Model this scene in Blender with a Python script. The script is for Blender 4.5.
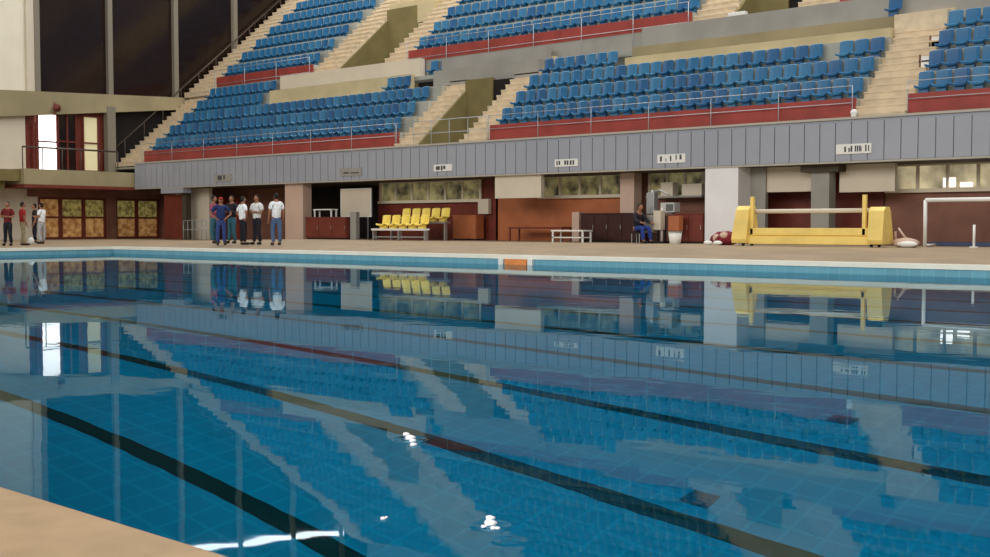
import bpy, bmesh, math, random
import numpy as np
from mathutils import Vector, Matrix
random.seed(7)
for o in list(bpy.data.objects): bpy.data.objects.remove(o)
SC = bpy.context.scene
COL = SC.collection

# ------------------------------------------------------------------ camera
F_PX, HOR, VX, CAM_H = 1120.0, 226.0, -850.0, 1.03
_pit = math.atan((278.5 - HOR) / F_PX)
_up = np.array([0, -math.cos(_pit), -math.sin(_pit)])
_X = -np.array([VX - 495, HOR - 278.5, F_PX]); _X /= np.linalg.norm(_X)
_up = _up - _up.dot(_X) * _X; _up /= np.linalg.norm(_up)
VX2 = 495 + (F_PX ** 2 + (278.5 - HOR) ** 2) / (495 - VX)
_Y = np.array([VX2 - 495, HOR - 278.5, F_PX]); _Y /= np.linalg.norm(_Y)
RM = np.array([_X, _Y, _up])
EYE = np.array([0, 0, CAM_H])
def ray(x, y): return RM @ np.array([x - 495, y - 278.5, F_PX])
def at_z(x, y, z): d = ray(x, y); return EYE + d * (z - CAM_H) / d[2]
def at_y(x, y, Y): d = ray(x, y); return EYE + d * Y / d[1]
def at_x(x, y, X): d = ray(x, y); return EYE + d * X / d[0]
cam_data = bpy.data.cameras.new('camera'); cam = bpy.data.objects.new('camera', cam_data); COL.objects.link(cam)
cam_data.sensor_width = 36; cam_data.lens = 36 * F_PX / 990; cam_data.clip_end = 500
r_, u_, v_ = RM @ np.array([1, 0, 0]), RM @ np.array([0, -1, 0]), RM @ np.array([0, 0, 1])
cam.matrix_world = Matrix(((r_[0], u_[0], -v_[0], 0), (r_[1], u_[1], -v_[1], 0), (r_[2], u_[2], -v_[2], CAM_H), (0, 0, 0, 1)))
SC.camera = cam

# ------------------------------------------------------------------ light
world = bpy.data.worlds.new('hall_light'); SC.world = world; world.use_nodes = True
wn = world.node_tree; wn.nodes.clear()
wo = wn.nodes.new('ShaderNodeOutputWorld'); bg = wn.nodes.new('ShaderNodeBackground')
tc = wn.nodes.new('ShaderNodeTexCoord'); sx = wn.nodes.new('ShaderNodeSeparateXYZ'); cr = wn.nodes.new('ShaderNodeValToRGB')
wn.links.new(tc.outputs['Generated'], sx.inputs[0]); wn.links.new(sx.outputs['Z'], cr.inputs[0])
cr.color_ramp.elements[0].position = 0.0; cr.color_ramp.elements[0].color = (0.80, 0.80, 0.78, 1)
cr.color_ramp.elements[1].position = 0.8; cr.color_ramp.elements[1].color = (1.0, 0.99, 0.96, 1)
wn.links.new(cr.outputs[0], bg.inputs[0]); bg.inputs[1].default_value = 0.52
wn.links.new(bg.outputs[0], wo.inputs[0])
# added unseen area light behind the camera, brightens the stand's upright faces
al = bpy.data.lights.new('front_fill', 'AREA'); al.shape = 'RECTANGLE'; al.size = 60; al.size_y = 14; al.energy = 17000; al.color = (1, 0.98, 0.95)
alo = bpy.data.objects.new('front_fill', al); COL.objects.link(alo); alo.location = (-12, -14, 16)
alo.rotation_euler = (Vector((-20, 34, 4)) - Vector(alo.location)).to_track_quat('-Z', 'Y').to_euler()
# added unseen light strip overhead, for glints on the ripples and top light
sk = bpy.data.lights.new('overhead_fill', 'AREA'); sk.shape = 'RECTANGLE'; sk.size = 80; sk.size_y = 8.0; sk.energy = 18000; sk.color = (1, 0.99, 0.97)
sko = bpy.data.objects.new('overhead_fill', sk); COL.objects.link(sko); sko.location = (-32, 36, 28)
SC.view_settings.view_transform = 'Standard'; SC.view_settings.look = 'None'; SC.view_settings.gamma = 1
SC.view_settings.exposure = -0.40; SC.view_settings.use_curve_mapping = False
SC.cycles.max_bounces = 8; SC.cycles.transmission_bounces = 6; SC.cycles.use_denoising = True

# ------------------------------------------------------------------ materials
def srgb(c): return tuple(((v / 255) / 12.92 if v / 255 <= 0.04045 else ((v / 255 + 0.055) / 1.055) ** 2.4) for v in c)
def mat(name, rgb, rough=0.6, var=0.0, scale=3.0, metal=0.0, bump=0.0, rgb2=None, detail=4, spec=0.3, stretch=None):
    m = bpy.data.materials.new(name); m.use_nodes = True; n = m.node_tree; b = n.nodes['Principled BSDF']
    b.inputs['Roughness'].default_value = rough; b.inputs['Metallic'].default_value = metal
    b.inputs['Specular IOR Level'].default_value = spec
    a = srgb(rgb); b.inputs['Base Color'].default_value = (*a, 1)
    if var or rgb2 or bump:
        t = n.nodes.new('ShaderNodeTexCoord'); mp = n.nodes.new('ShaderNodeMapping'); ns = n.nodes.new('ShaderNodeTexNoise')
        n.links.new(t.outputs['Object'], mp.inputs[0]); n.links.new(mp.outputs[0], ns.inputs['Vector'])
        if stretch: mp.inputs['Scale'].default_value = stretch
        ns.inputs['Scale'].default_value = scale; ns.inputs['Detail'].default_value = detail
        r = n.nodes.new('ShaderNodeValToRGB'); n.links.new(ns.outputs[0], r.inputs[0])
        c2 = srgb(rgb2) if rgb2 else tuple(v * (1 - var) for v in a)
        c1 = a if rgb2 else tuple(min(1, v * (1 + var)) for v in a)
        r.color_ramp.elements[0].position = 0.35; r.color_ramp.elements[0].color = (*c2, 1)
        r.color_ramp.elements[1].position = 0.65; r.color_ramp.elements[1].color = (*c1, 1)
        n.links.new(r.outputs[0], b.inputs['Base Color'])
        if bump:
            bp = n.nodes.new('ShaderNodeBump'); bp.inputs['Strength'].default_value = bump; bp.inputs['Distance'].default_value = 0.02
            n.links.new(ns.outputs[0], bp.inputs['Height']); n.links.new(bp.outputs[0], b.inputs['Normal'])
    return m
def emit(name, rgb, s=1.0):
    m = bpy.data.materials.new(name); m.use_nodes = True; n = m.node_tree; b = n.nodes['Principled BSDF']
    b.inputs['Base Color'].default_value = (*srgb(rgb), 1); b.inputs['Emission Color'].default_value = (*srgb(rgb), 1)
    b.inputs['Emission Strength'].default_value = s; b.inputs['Roughness'].default_value = 0.2
    return m
def tiles(name, rgb, line, size, rough=0.25, width=0.03, var=0.12):
    m = bpy.data.materials.new(name); m.use_nodes = True; n = m.node_tree; b = n.nodes['Principled BSDF']
    b.inputs['Roughness'].default_value = rough; b.inputs['Specular IOR Level'].default_value = 0.3
    t = n.nodes.new('ShaderNodeTexCoord'); br = n.nodes.new('ShaderNodeTexBrick')
    br.offset = 0; br.inputs['Scale'].default_value = 1.0; br.inputs['Brick Width'].default_value = size; br.inputs['Row Height'].default_value = size
    br.inputs['Mortar Size'].default_value = width * size
    a = srgb(rgb); br.inputs['Color1'].default_value = (*a, 1); br.inputs['Color2'].default_value = (*[v * (1 - var) for v in a], 1); br.inputs['Mortar'].default_value = (*srgb(line), 1)
    n.links.new(t.outputs['Object'], br.inputs['Vector']); n.links.new(br.outputs[0], b.inputs['Base Color'])
    return m
M = dict(
    deck=mat('deck_tile', (156, 136, 110), 0.55, 0.10, 1.2, bump=0.1), near=mat('near_deck', (160, 134, 102), 0.6, 0.10, 6, bump=0.3, detail=8),
    coping=mat('coping', (232, 228, 212), 0.4, 0.05, 2), band=tiles('pool_band_tile', (112, 168, 184), (128, 180, 192), 0.25),
    basin=tiles('basin_tile', (3, 118, 156), (14, 126, 163), 0.28, width=0.06, var=.06), blind=mat('cream_blind', (228, 220, 200), 0.8, 0.03, 1.0), lane=mat('lane_tile', (12, 12, 22), 0.5, 0.1, 8),
    fascia=mat('fascia_cladding', (154, 157, 166), 0.45, 0.04, 0.5), fascia_edge=mat('fascia_trim', (176, 170, 156), 0.5),
    soffit=mat('soffit', (74, 66, 54), 0.8), conc=mat('terrace_concrete', (160, 160, 150), 0.85, 0.12, 1.0, bump=0.1),
    cream=mat('cream_render', (190, 174, 136), 0.8, 0.08, 1.0), cream2=mat('pale_panel', (208, 196, 176), 0.7, 0.04, 1.0), stair=mat('stair_concrete', (206, 188, 160), 0.8, 0.10, 3.0),
    olive=mat('olive_render', (120, 108, 68), 0.85, 0.10, 1.2), olive2=mat('stone_beam', (150, 138, 106), 0.8, 0.10, 0.8), red=mat('red_paint', (150, 62, 54), 0.55, 0.14, 1.5), redd=mat('dark_red_wood', (112, 50, 38), 0.5, 0.15, 2),
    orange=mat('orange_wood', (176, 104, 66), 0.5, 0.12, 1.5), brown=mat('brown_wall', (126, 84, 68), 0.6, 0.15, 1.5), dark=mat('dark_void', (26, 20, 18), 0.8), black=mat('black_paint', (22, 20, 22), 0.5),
    glassd=mat('dark_glazing', (34, 22, 18), 0.12, 0.25, 0.25, spec=0.35), mull=mat('grey_mullion', (128, 120, 106), 0.5), seat=mat('blue_plastic', (42, 102, 142), 0.35, 0.06, 5), seat2=mat('blue_plastic_faded', (56, 114, 150), 0.4, 0.06, 5), seatd=mat('blue_plastic_dark', (40, 90, 132), 0.35, 0.06, 5),
    yellow=mat('yellow_plastic', (238, 212, 100), 0.35, 0.05, 4), yell2=mat('yellow_paint', (236, 206, 116), 0.45, 0.08, 2), white=mat('white_paint', (226, 224, 218), 0.5, 0.03, 3), silver=mat('galvanised_metal', (168, 168, 168), 0.35, metal=0.6),
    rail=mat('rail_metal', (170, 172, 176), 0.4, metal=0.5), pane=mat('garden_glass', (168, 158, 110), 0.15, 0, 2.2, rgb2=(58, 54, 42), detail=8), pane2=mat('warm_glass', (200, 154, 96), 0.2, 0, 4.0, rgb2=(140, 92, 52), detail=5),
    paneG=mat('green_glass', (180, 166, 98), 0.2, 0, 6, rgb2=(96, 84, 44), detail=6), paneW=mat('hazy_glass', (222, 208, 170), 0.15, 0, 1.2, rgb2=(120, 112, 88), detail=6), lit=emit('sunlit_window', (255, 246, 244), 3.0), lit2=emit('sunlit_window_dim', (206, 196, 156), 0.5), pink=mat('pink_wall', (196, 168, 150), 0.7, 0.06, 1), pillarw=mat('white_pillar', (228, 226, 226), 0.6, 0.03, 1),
    orangeb=mat('orange_panel', (226, 138, 76), 0.5, 0.08, 6), grey=mat('grey_panel', (150, 146, 138), 0.7, 0.08, 1), frame=mat('window_frame_cream', (216, 204, 178), 0.6), frred=mat('red_frame', (104, 46, 36), 0.5, 0.1, 3), steel=mat('dark_rail', (86, 74, 66), 0.5, metal=0.3),
    carpet=mat('blue_mat', (76, 84, 112), 0.9, 0.1, 5), maroon=mat('maroon_cloth', (118, 34, 46), 0.8, 0.2, 8), yellines=mat('yellow_stripe', (206, 160, 40), 0.5), textd=mat('sign_ink', (70, 74, 76), 0.6))

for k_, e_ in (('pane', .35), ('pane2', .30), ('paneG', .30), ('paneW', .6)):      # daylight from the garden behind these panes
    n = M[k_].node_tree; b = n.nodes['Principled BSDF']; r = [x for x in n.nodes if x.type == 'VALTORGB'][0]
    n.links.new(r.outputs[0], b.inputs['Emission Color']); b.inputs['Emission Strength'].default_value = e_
M['blackred'] = mat('black_red_wood', (58, 26, 22), 0.5, 0.15, 2)
# ------------------------------------------------------------------ mesh helpers
def box(bm, x0, x1, y0, y1, z0, z1, mi=0):
    vs = [bm.verts.new((x, y, z)) for z in (z0, z1) for y in (y0, y1) for x in (x0, x1)]
    for f in ((0, 2, 3, 1), (4, 5, 7, 6), (0, 1, 5, 4), (2, 6, 7, 3), (0, 4, 6, 2), (1, 3, 7, 5)):
        bm.faces.new([vs[i] for i in f]).material_index = mi
def tube(bm, pts, r, seg=8, r1=None, caps=True):
    pts = [Vector(p) for p in pts]; rings = []; n = len(pts)
    for i, p in enumerate(pts):
        d = (pts[min(i + 1, n - 1)] - pts[max(i - 1, 0)]).normalized()
        a = d.cross(Vector((0, 0, 1))) if abs(d.z) < 0.95 else d.cross(Vector((1, 0, 0)))
        a.normalize(); b = d.cross(a)
        rr = r if r1 is None else r + (r1 - r) * i / (n - 1)
        rings.append([bm.verts.new(p + (a * math.cos(2 * math.pi * k / seg) + b * math.sin(2 * math.pi * k / seg)) * rr) for k in range(seg)])
    for i in range(n - 1):
        for k in range(seg):
            bm.faces.new((rings[i][k], rings[i][(k + 1) % seg], rings[i + 1][(k + 1) % seg], rings[i + 1][k]))
    if caps: bm.faces.new(rings[0][::-1]); bm.faces.new(rings[-1])
def ball(bm, c, rx, ry, rz, u=14, v=9, fn=None):
    rows = []
    for j in range(v + 1):
        th = math.pi * j / v; row = []
        for i in range(u if 0 < j < v else 1):
            ph = 2 * math.pi * i / u
            p = Vector((math.sin(th) * math.cos(ph), math.sin(th) * math.sin(ph), math.cos(th)))
            q = Vector((p.x * rx, p.y * ry, p.z * rz))
            if fn: q = fn(p, q)
            row.append(bm.verts.new(Vector(c) + q))
        rows.append(row)
    for j in range(v):
        a, b = rows[j], rows[j + 1]
        for i in range(u):
            i2 = (i + 1) % u
            if len(a) == 1: bm.faces.new((a[0], b[i], b[i2]))
            elif len(b) == 1: bm.faces.new((a[i], b[0], a[i2]))
            else: bm.faces.new((a[i], b[i], b[i2], a[i2]))
def mesh_of(name, bm, mats, smooth=False, bevel=0):
    if bevel: bmesh.ops.bevel(bm, geom=list(bm.edges), offset=bevel, segments=2, affect='EDGES', profile=0.7)
    bmesh.ops.recalc_face_normals(bm, faces=bm.faces)
    me = bpy.data.meshes.new(name); bm.to_mesh(me); bm.free()
    for m in (mats if isinstance(mats, (list, tuple)) else [mats]): me.materials.append(m)
    if smooth:
        for p in me.polygons: p.use_smooth = True
    return me
def obj(name, bm, mats, parent=None, smooth=False, bevel=0):
    o = bpy.data.objects.new(name, mesh_of(name, bm, mats, smooth, bevel)); COL.objects.link(o)
    if parent: o.parent = parent
    return o
def B(*boxes):
    bm = bmesh.new()
    for b in boxes: box(bm, *b)
    return bm
def struct(name, bm, mats, label=None, **k):
    o = obj(name, bm, mats, **k); o['kind'] = 'structure'
    if label: o['label'] = label
    return o
def tag(o, label, cat, group=None):
    o['label'] = label; o['category'] = cat
    if group: o['group'] = group
    return o
def thing(name, label, cat, loc=(0, 0, 0), rz=0, group=None):
    o = bpy.data.objects.new(name, None); o.empty_display_size = 0.2; COL.objects.link(o); o.location = loc; o.rotation_euler = (0, 0, rz)
    return tag(o, label, cat, group)
def lift(o, x, y, z):            # re-base a mesh object at a point
    for v in o.data.vertices: v.co -= Vector((x, y, z))
    o.location = (x, y, z)
    return o

# ------------------------------------------------------------------ pool
PX0, PX1, PY0, PY1, DEP = -38.2, 9.0, 1.6, 23.3, 4.5
WX = -54.6                                    # left end wall
bm = B((PX0, PX1, PY0, PY1, -DEP - 0.2, -DEP))
struct('floor', bm, M['basin'], 'blue tiled bottom of the swimming pool')
struct('wall_back', B((PX0 - .3, PX1, PY1, PY1 + .3, -DEP, -0.45), (PX0 - .3, PX0, PY0, PY1, -DEP, -0.45)), M['basin'], 'submerged blue tiled far and left walls of the pool')
struct('wall_front', B((PX0 - .3, PX1, PY0 - .3, PY0 - .002, -DEP, .19)), M['basin'], 'blue tiled near wall of the pool')
nb = [at_z(x, 262, 0)[0] for x in (496, 540)]
struct('trim_1', B((PX0 - .3, PX1, PY1, PY1 + .3, -0.45, .15), (PX0 - .3, PX0, PY0, PY1, -.45, .15)), M['band'], 'band of light blue tile along the waterline of the pool')
struct('trim_2', B((PX0 - .35, PX1, PY1 - .03, PY1 + .42, .15, .25), (PX0 - .4, PX0 + .03, PY0, PY1 - .03, .15, .25)), M['coping'], 'white coping along the far edge of the pool')
# deck: gentle ramp up from the coping, then level
bm = bmesh.new()
prof = [(PY1 + .42, .05), (PY1 + .42, .246), (PY1 + 1.6, .36), (28.5, .44), (40, .46), (40, .05)]
def extrude_x(bm, prof, x0, x1, mi=0):
    a = [bm.verts.new((x0, y, z)) for y, z in prof]; b = [bm.verts.new((x1, y, z)) for y, z in prof]
    n = len(prof)
    for i in range(n): bm.faces.new((a[i], a[(i + 1) % n], b[(i + 1) % n], b[i])).material_index = mi
    bm.faces.new(a[::-1]).material_index = mi; bm.faces.new(b).material_index = mi
extrude_x(bm, prof, PX0 - .4, PX1)
struct('floor', bm, M['deck'], 'tan poolside deck beyond the far edge')
bm = bmesh.new()
extrude_x(bm, [(-2, .05), (-2, .25), (PY1 + .4, .25), (PY1 + 1.6, .33), (40, .35), (40, .05)], WX, PX0 - .4)
struct('floor', bm, M['deck'], 'tan deck between the left end of the pool and the glass doors')
struct('floor', B((PX0 - .3, PX1, -6, PY0 + .005, .19, .25)), M['near'], 'rough tan deck at the near edge of the pool', bevel=.008)
def deck_z(y, x=-20):
    if x < PX0 - .4: return .25 if y < PY1 + .4 else min(.35, .25 + (y - PY1 - .4) * .07)
    for (a, za), (b, zb) in zip(prof[1:4], prof[2:5]):
        if a <= y <= b: return za + (zb - za) * (y - a) / (b - a)
    return .246
LP = [3.55, 5.5, 7.5, 9.4, 11.3, 13.1, 15.0, 16.9, 18.8, 20.7]
for i, p in enumerate(LP):
    o = tag(obj('lane_line', B((PX0 + 2, PX1, p - .10, p + .10, -DEP, -DEP + .006)), M['lane']), 'black tile lane line on the pool bottom, ' + ['nearest to the photographer', 'second nearest, crossing the lower left', 'third from the near edge', 'fourth from the near edge', 'fifth from the near edge', 'fifth from the far edge', 'fourth from the far edge', 'third from the far edge', 'second from the far edge', 'closest to the far edge'][i], 'lane line', 'lane lines on the pool bottom')
def floor_pt(x, y):
    d = ray(x, y); d /= np.linalg.norm(d); s = EYE + d * (-CAM_H / d[2]); st = math.hypot(d[0], d[1]); tr = math.tan(math.asin(st / 1.333))
    return s[0] + DEP * tr * d[0] / st, s[1] + DEP * tr * d[1] / st
for (x, y, l) in ((700, 499, 'near the bottom right lane line'), (842, 420, 'beyond the lane line on the right')):
    q = floor_pt(x, y); bm = B((q[0] - .12, q[0] + .12, q[1] - .12, q[1] + .12, -DEP, -DEP + .012))
    for k in range(5): box(bm, q[0] - .1, q[0] + .1, q[1] - .1 + k * .045, q[1] - .08 + k * .045, -DEP + .012, -DEP + .02)
    tag(obj('floor_drain', bm, mat('drain', (14, 60, 92), 0.6)), 'dark square drain grate on the pool bottom ' + l, 'drain', 'drain grates on the pool bottom')

# water: refracting sheet with fine ripples and a few stronger disturbances
wm = bpy.data.materials.new('pool_water'); wm.use_nodes = True; n = wm.node_tree; n.nodes.clear()
out = n.nodes.new('ShaderNodeOutputMaterial'); gl = n.nodes.new('ShaderNodeBsdfRefraction'); gl.inputs['IOR'].default_value = 1.333; gl.inputs['Roughness'].default_value = 0.0
gl.inputs['Color'].default_value = (0.12, 0.95, 1.0, 1)
gs = n.nodes.new('ShaderNodeBsdfGlossy'); gs.inputs['Roughness'].default_value = 0.018; gs.inputs['Color'].default_value = (0.76, 0.90, 0.94, 1)
fr_ = n.nodes.new('ShaderNodeFresnel'); fr_.inputs['IOR'].default_value = 1.12; mx = n.nodes.new('ShaderNodeMixShader')
n.links.new(fr_.outputs[0], mx.inputs[0]); n.links.new(gl.outputs[0], mx.inputs[1]); n.links.new(gs.outputs[0], mx.inputs[2])
n.links.new(mx.outputs[0], out.inputs[0])
t = n.nodes.new('ShaderNodeTexCoord'); mp = n.nodes.new('ShaderNodeMapping'); mp.inputs['Scale'].default_value = (1.0, 1.6, 1)
n.links.new(t.outputs['Object'], mp.inputs[0]); ns = n.nodes.new('ShaderNodeTexNoise'); ns.inputs['Scale'].default_value = 1.3; ns.inputs['Detail'].default_value = 2.0
n.links.new(mp.outputs[0], ns.inputs['Vector'])
bp = n.nodes.new('ShaderNodeBump'); bp.inputs['Strength'].default_value = 1.0; bp.inputs['Distance'].default_value = 0.0013
n.links.new(ns.outputs[0], bp.inputs['Height'])
for q_ in (gl, gs, fr_): n.links.new(bp.outputs[0], q_.inputs['Normal'])
bm = bmesh.new(); gx0, gx1, gy0, gy1, st = -4.3, -0.9, 1.8, 4.4, 0.012
SPL = [(at_z(410, 439, 0), .04, .004), (at_z(490, 526, 0), .035, .004), (at_z(508, 541, 0), .03, .002), (at_z(383, 519, 0), .018, .0015)]
def hgt(x, y):
    h = 0
    for c_, s, a in SPL:
        r = math.hypot(x - c_[0], y - c_[1])
        if r < s * 4: h += a * math.exp(-(r / s) ** 2 / 2) * math.cos(r / s * 2.4)
    return h
xs = [gx0 + i * st for i in range(int((gx1 - gx0) / st) + 1)]; ys = [gy0 + j * st for j in range(int((gy1 - gy0) / st) + 1)]
grid = [[bm.verts.new((x, y, hgt(x, y))) for x in xs] for y in ys]
for j in range(len(ys) - 1):
    for i in range(len(xs) - 1): bm.faces.new((grid[j][i], grid[j][i + 1], grid[j + 1][i + 1], grid[j + 1][i]))
X0, X1, Y0, Y1 = xs[0], xs[-1], ys[0], ys[-1]
for a, b, c_, d in ((PX0, X0, PY0, Y1), (X1, PX1, PY0, Y1), (PX0, PX1, Y1, PY1)):
    bm.faces.new([bm.verts.new(p) for p in ((a, c_, 0), (b, c_, 0), (b, d, 0), (a, d, 0))])
bmesh.ops.remove_doubles(bm, verts=bm.verts, dist=1e-5)
me = bpy.data.meshes.new('pool_water')
for f in bm.faces:
    if f.normal.z < 0: f.normal_flip()
bm.to_mesh(me); bm.free(); me.materials.append(wm)
for p in me.polygons: p.use_smooth = True
o = bpy.data.objects.new('pool_water', me); COL.objects.link(o); o['kind'] = 'stuff'; o['label'] = 'calm clear blue water filling the swimming pool'; o['category'] = 'water'

# little splashes of white water
foam = mat('white_foam', (246, 248, 250), 0.3, spec=.5)
for (px, py, l, blobs) in ((410, 439, 'where the third lane line crosses the middle of the water', ((-5, -5, .03), (0, 0, .045), (3, 3, .03), (4, 8, .03))), (490, 524, 'in the near water at the bottom centre', ((0, -6, .03), (0, 1, .04), (-8, 4, .018), (9, 6, .018), (4, 6, .02))), (383, 519, 'left of the bottom centre splash', ((0, 0, .018), (4, -2, .01)))):
    blobs = [(a_ * .8, b_ * .8, r_b * .55) for a_, b_, r_b in blobs]
    t = thing('water_splash', 'small white splash of water ' + l, 'splash', tuple(at_z(px, py, 0)))
    for dx, dy, r in blobs:
        bm = bmesh.new(); q = at_z(px + dx, py + dy, 0) - np.array(t.location); ball(bm, (q[0], q[1], r * .2), r, r, r * .55, 10, 7, lambda p, q: q * (1 + .2 * math.sin(9 * p.x + 4 * p.z)))
        obj('droplet', bm, foam, t, True)
# markers set in the far pool wall
def marker(px0, px1, mats, label):
    a = at_y(px0, 262, PY1)[0]; b = at_y(px1, 262, PY1)[0]; w = (b - a)
    r = thing('lane_marker', label, 'marker', ((a + b) / 2, PY1, 0))
    obj('panel', B((-w * .32, w * .32, -.06, .0, -.2, .149)), mats[0], r)
    obj('side_post', B((-w * .5, -w * .36, -.08, .0, -.2, .149)), mats[1], r)
    obj('side_post', B((w * .36, w * .5, -.08, .0, -.2, .149)), mats[1], r)
marker(500, 534, (M['orangeb'], M['white']), 'orange panel with white side posts set in the far pool wall')
marker(66, 84, (M['pink'], M['cream2']), 'pale pink panel set in the pool wall at the far left corner')

# ------------------------------------------------------------------ stand: fascia, terraces, stairs
FY, FZ0, FZ1, FXL = 33.0, 2.94, 4.27, -52.0
bm = bmesh.new()
box(bm, FXL, PX1, FY + .05, FY + .3, FZ0, FZ1)
x = FXL
while x < PX1:
    box(bm, x + .02, min(x + .5, PX1) - .012, FY, FY + .06, FZ0 + .06, FZ1 - .1); x += .5
struct('wall_back', bm, M['fascia'], 'grey ribbed metal fascia along the front of the grandstand')
struct('trim_3', B((FXL, PX1, FY - .03, FY + .32, FZ1 - .02, FZ1 + .05), (FXL, PX1, FY - .02, FY + .05, FZ0, FZ0 + .05)), M['fascia_edge'], 'pale edge strips of the grandstand fascia')
struct('ceiling', B((FXL, PX1, FY + .3, 40, FZ0, FZ0 + .15)), M['soffit'], 'dark soffit under the grandstand')
LT = dict(y=33.6, z=4.95, ry=.87, rz=.73, n=4); UT = dict(y=38.25, z=9.25, ry=1.0, rz=.85, n=13)
A0, A3, A3b, A4 = (-54.2, -51.9), (-33.2, -32.1), (-29.6, -28.2), (-13.6, -12.0)
U1, U2, U3, U4 = (-43.9, -42.2), (-38.8, -37.1), (-22.0, -20.4), (-17.7, -16.1)
END = PX1
def terrace(T, x0, x1, n, name, label, back=0.9):
    p = [(T['y'], T['z'] - .75)]
    for k in range(n):
        p += [(T['y'] + k * T['ry'], T['z'] + k * T['rz']), (T['y'] + (k + 1) * T['ry'], T['z'] + k * T['rz'])]
    p.append((p[-1][0], T['z'] - .75)) if n else None
    bm = bmesh.new(); extrude_x(bm, p, x0, x1)
    return struct(name, bm, M['conc'], label)
def flight(T, x, n, label, y_off=0, extra=0):
    h = T['rz'] / 3; r = T['ry'] / 3; y0, z0 = T['y'], T['z'] - .75
    p = [(y0 - .3, z0)]
    z = z0
    k = 0
    yy = y0 - .3
    while z < T['z'] + (n) * T['rz'] - .02:
        z += h; p += [(yy, z - .05), (yy - .03, z - .05), (yy - .03, z)]; yy += r; p.append((yy, z))
    p.append((yy, z0 - .01))
    bm = bmesh.new(); extrude_x(bm, p, x[0], x[1])
    return struct('stair_flight', bm, M['stair'], label)
# lower tier blocks
lower = [(A0[1], A3[0], 'left'), (A3b[1], A4[0], 'middle'), (A4[1], END, 'right')]
for a, b, nm in lower:
    terrace(LT, a, b, 4, 'terrace_block', 'stepped concrete of the lower tier, %s block' % nm)
    if nm == 'left': struct('terrace_block', B((a, -46.0, 37.08, 38.1, 7.0, 7.87)), M['conc'], 'highest step of the lower tier at the far left')
    struct('terrace_wall', B((a, b, FY + .52, FY + .6, 4.1, 4.95)), M['red'], 'low red wall in front of the lower tier seats, %s block' % nm)
struct('floor', B((A0[0], END, FY + .3, 38.3, 4.05, 4.15)), M['conc'], 'walkway slab at the foot of the lower tier')
for x, l in ((A0, 'at the far left end of the lower tier'), (A3, 'left of the lower stairwell opening'), (A3b, 'right of the lower stairwell opening'), (A4, 'between the middle and right blocks of the lower tier')):
    flight(LT, x, 4 if x is not A0 else 5, 'cream concrete stairs ' + l)
# lower stairwell opening
v0, v1 = A3[1], A3b[0]
bm = bmesh.new(); extrude_x(bm, [(33.35, 4.15), (33.6, 4.45), (36.9, 7.2), (36.9, 4.15)], v0, v0 + .1)
struct('wall_left', bm, M['olive'], 'olive side wall of the lower stairwell opening')
struct('wall_right', B((v1 - .12, v1, FY + .5, 36.4, 4.15, 4.3)), M['olive'], 'kerb on the right of the lower stairwell opening')
struct('wall_back', B((v0, v1 - 1.0, 36.5, 36.7, 4.15, 7.3)), M['olive'], 'olive rear wall of the lower stairwell opening')
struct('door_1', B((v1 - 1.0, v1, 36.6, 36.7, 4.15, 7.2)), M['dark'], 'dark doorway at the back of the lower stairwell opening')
# middle walkway wall between the tiers
def midwall(a, b, y, z0, z1, m, l): struct('terrace_wall', B((a, b, y, y + .3, z0, z1)), M[m], l)
R3 = LT['y'] + 4 * LT['ry']
midwall(-45.9, -35.9, 37.0, 7.1, 7.95, 'cream', 'cream wall in front of the left upper stairwell')
midwall(-45.9, -35.9, 37.7, 7.9, 8.75, 'cream2', 'pale upper wall in front of the left upper stairwell')
midwall(-34.2, -28.3, 36.75, 7.2, 7.9, 'grey', 'grey lintel over the lower stairwell opening')
midwall(-34.2, -28.3, 37.3, 7.85, 8.5, 'grey', 'grey concrete wall above the lower stairwell opening')
midwall(-24.0, -13.7, 36.6, 6.9, 7.5, 'cream', 'cream wall behind the middle lower block, lowest step')
midwall(-24.0, -13.7, 37.1, 7.5, 7.95, 'olive2', 'stone coloured band behind the middle lower block')
midwall(-24.0, END, 37.8, 7.8, 8.8, 'grey', 'grey wall of the landing in front of the right upper stairwell')
midwall(-13.7, A4[1], 36.9, 6.6, 7.95, 'stair', 'cream landing wall at the top of the right stairs')
struct('floor', B((A0[1], END, 37.46, 38.15, 7.7, 7.88)), M['conc'], 'walkway slab between the two tiers')
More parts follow.
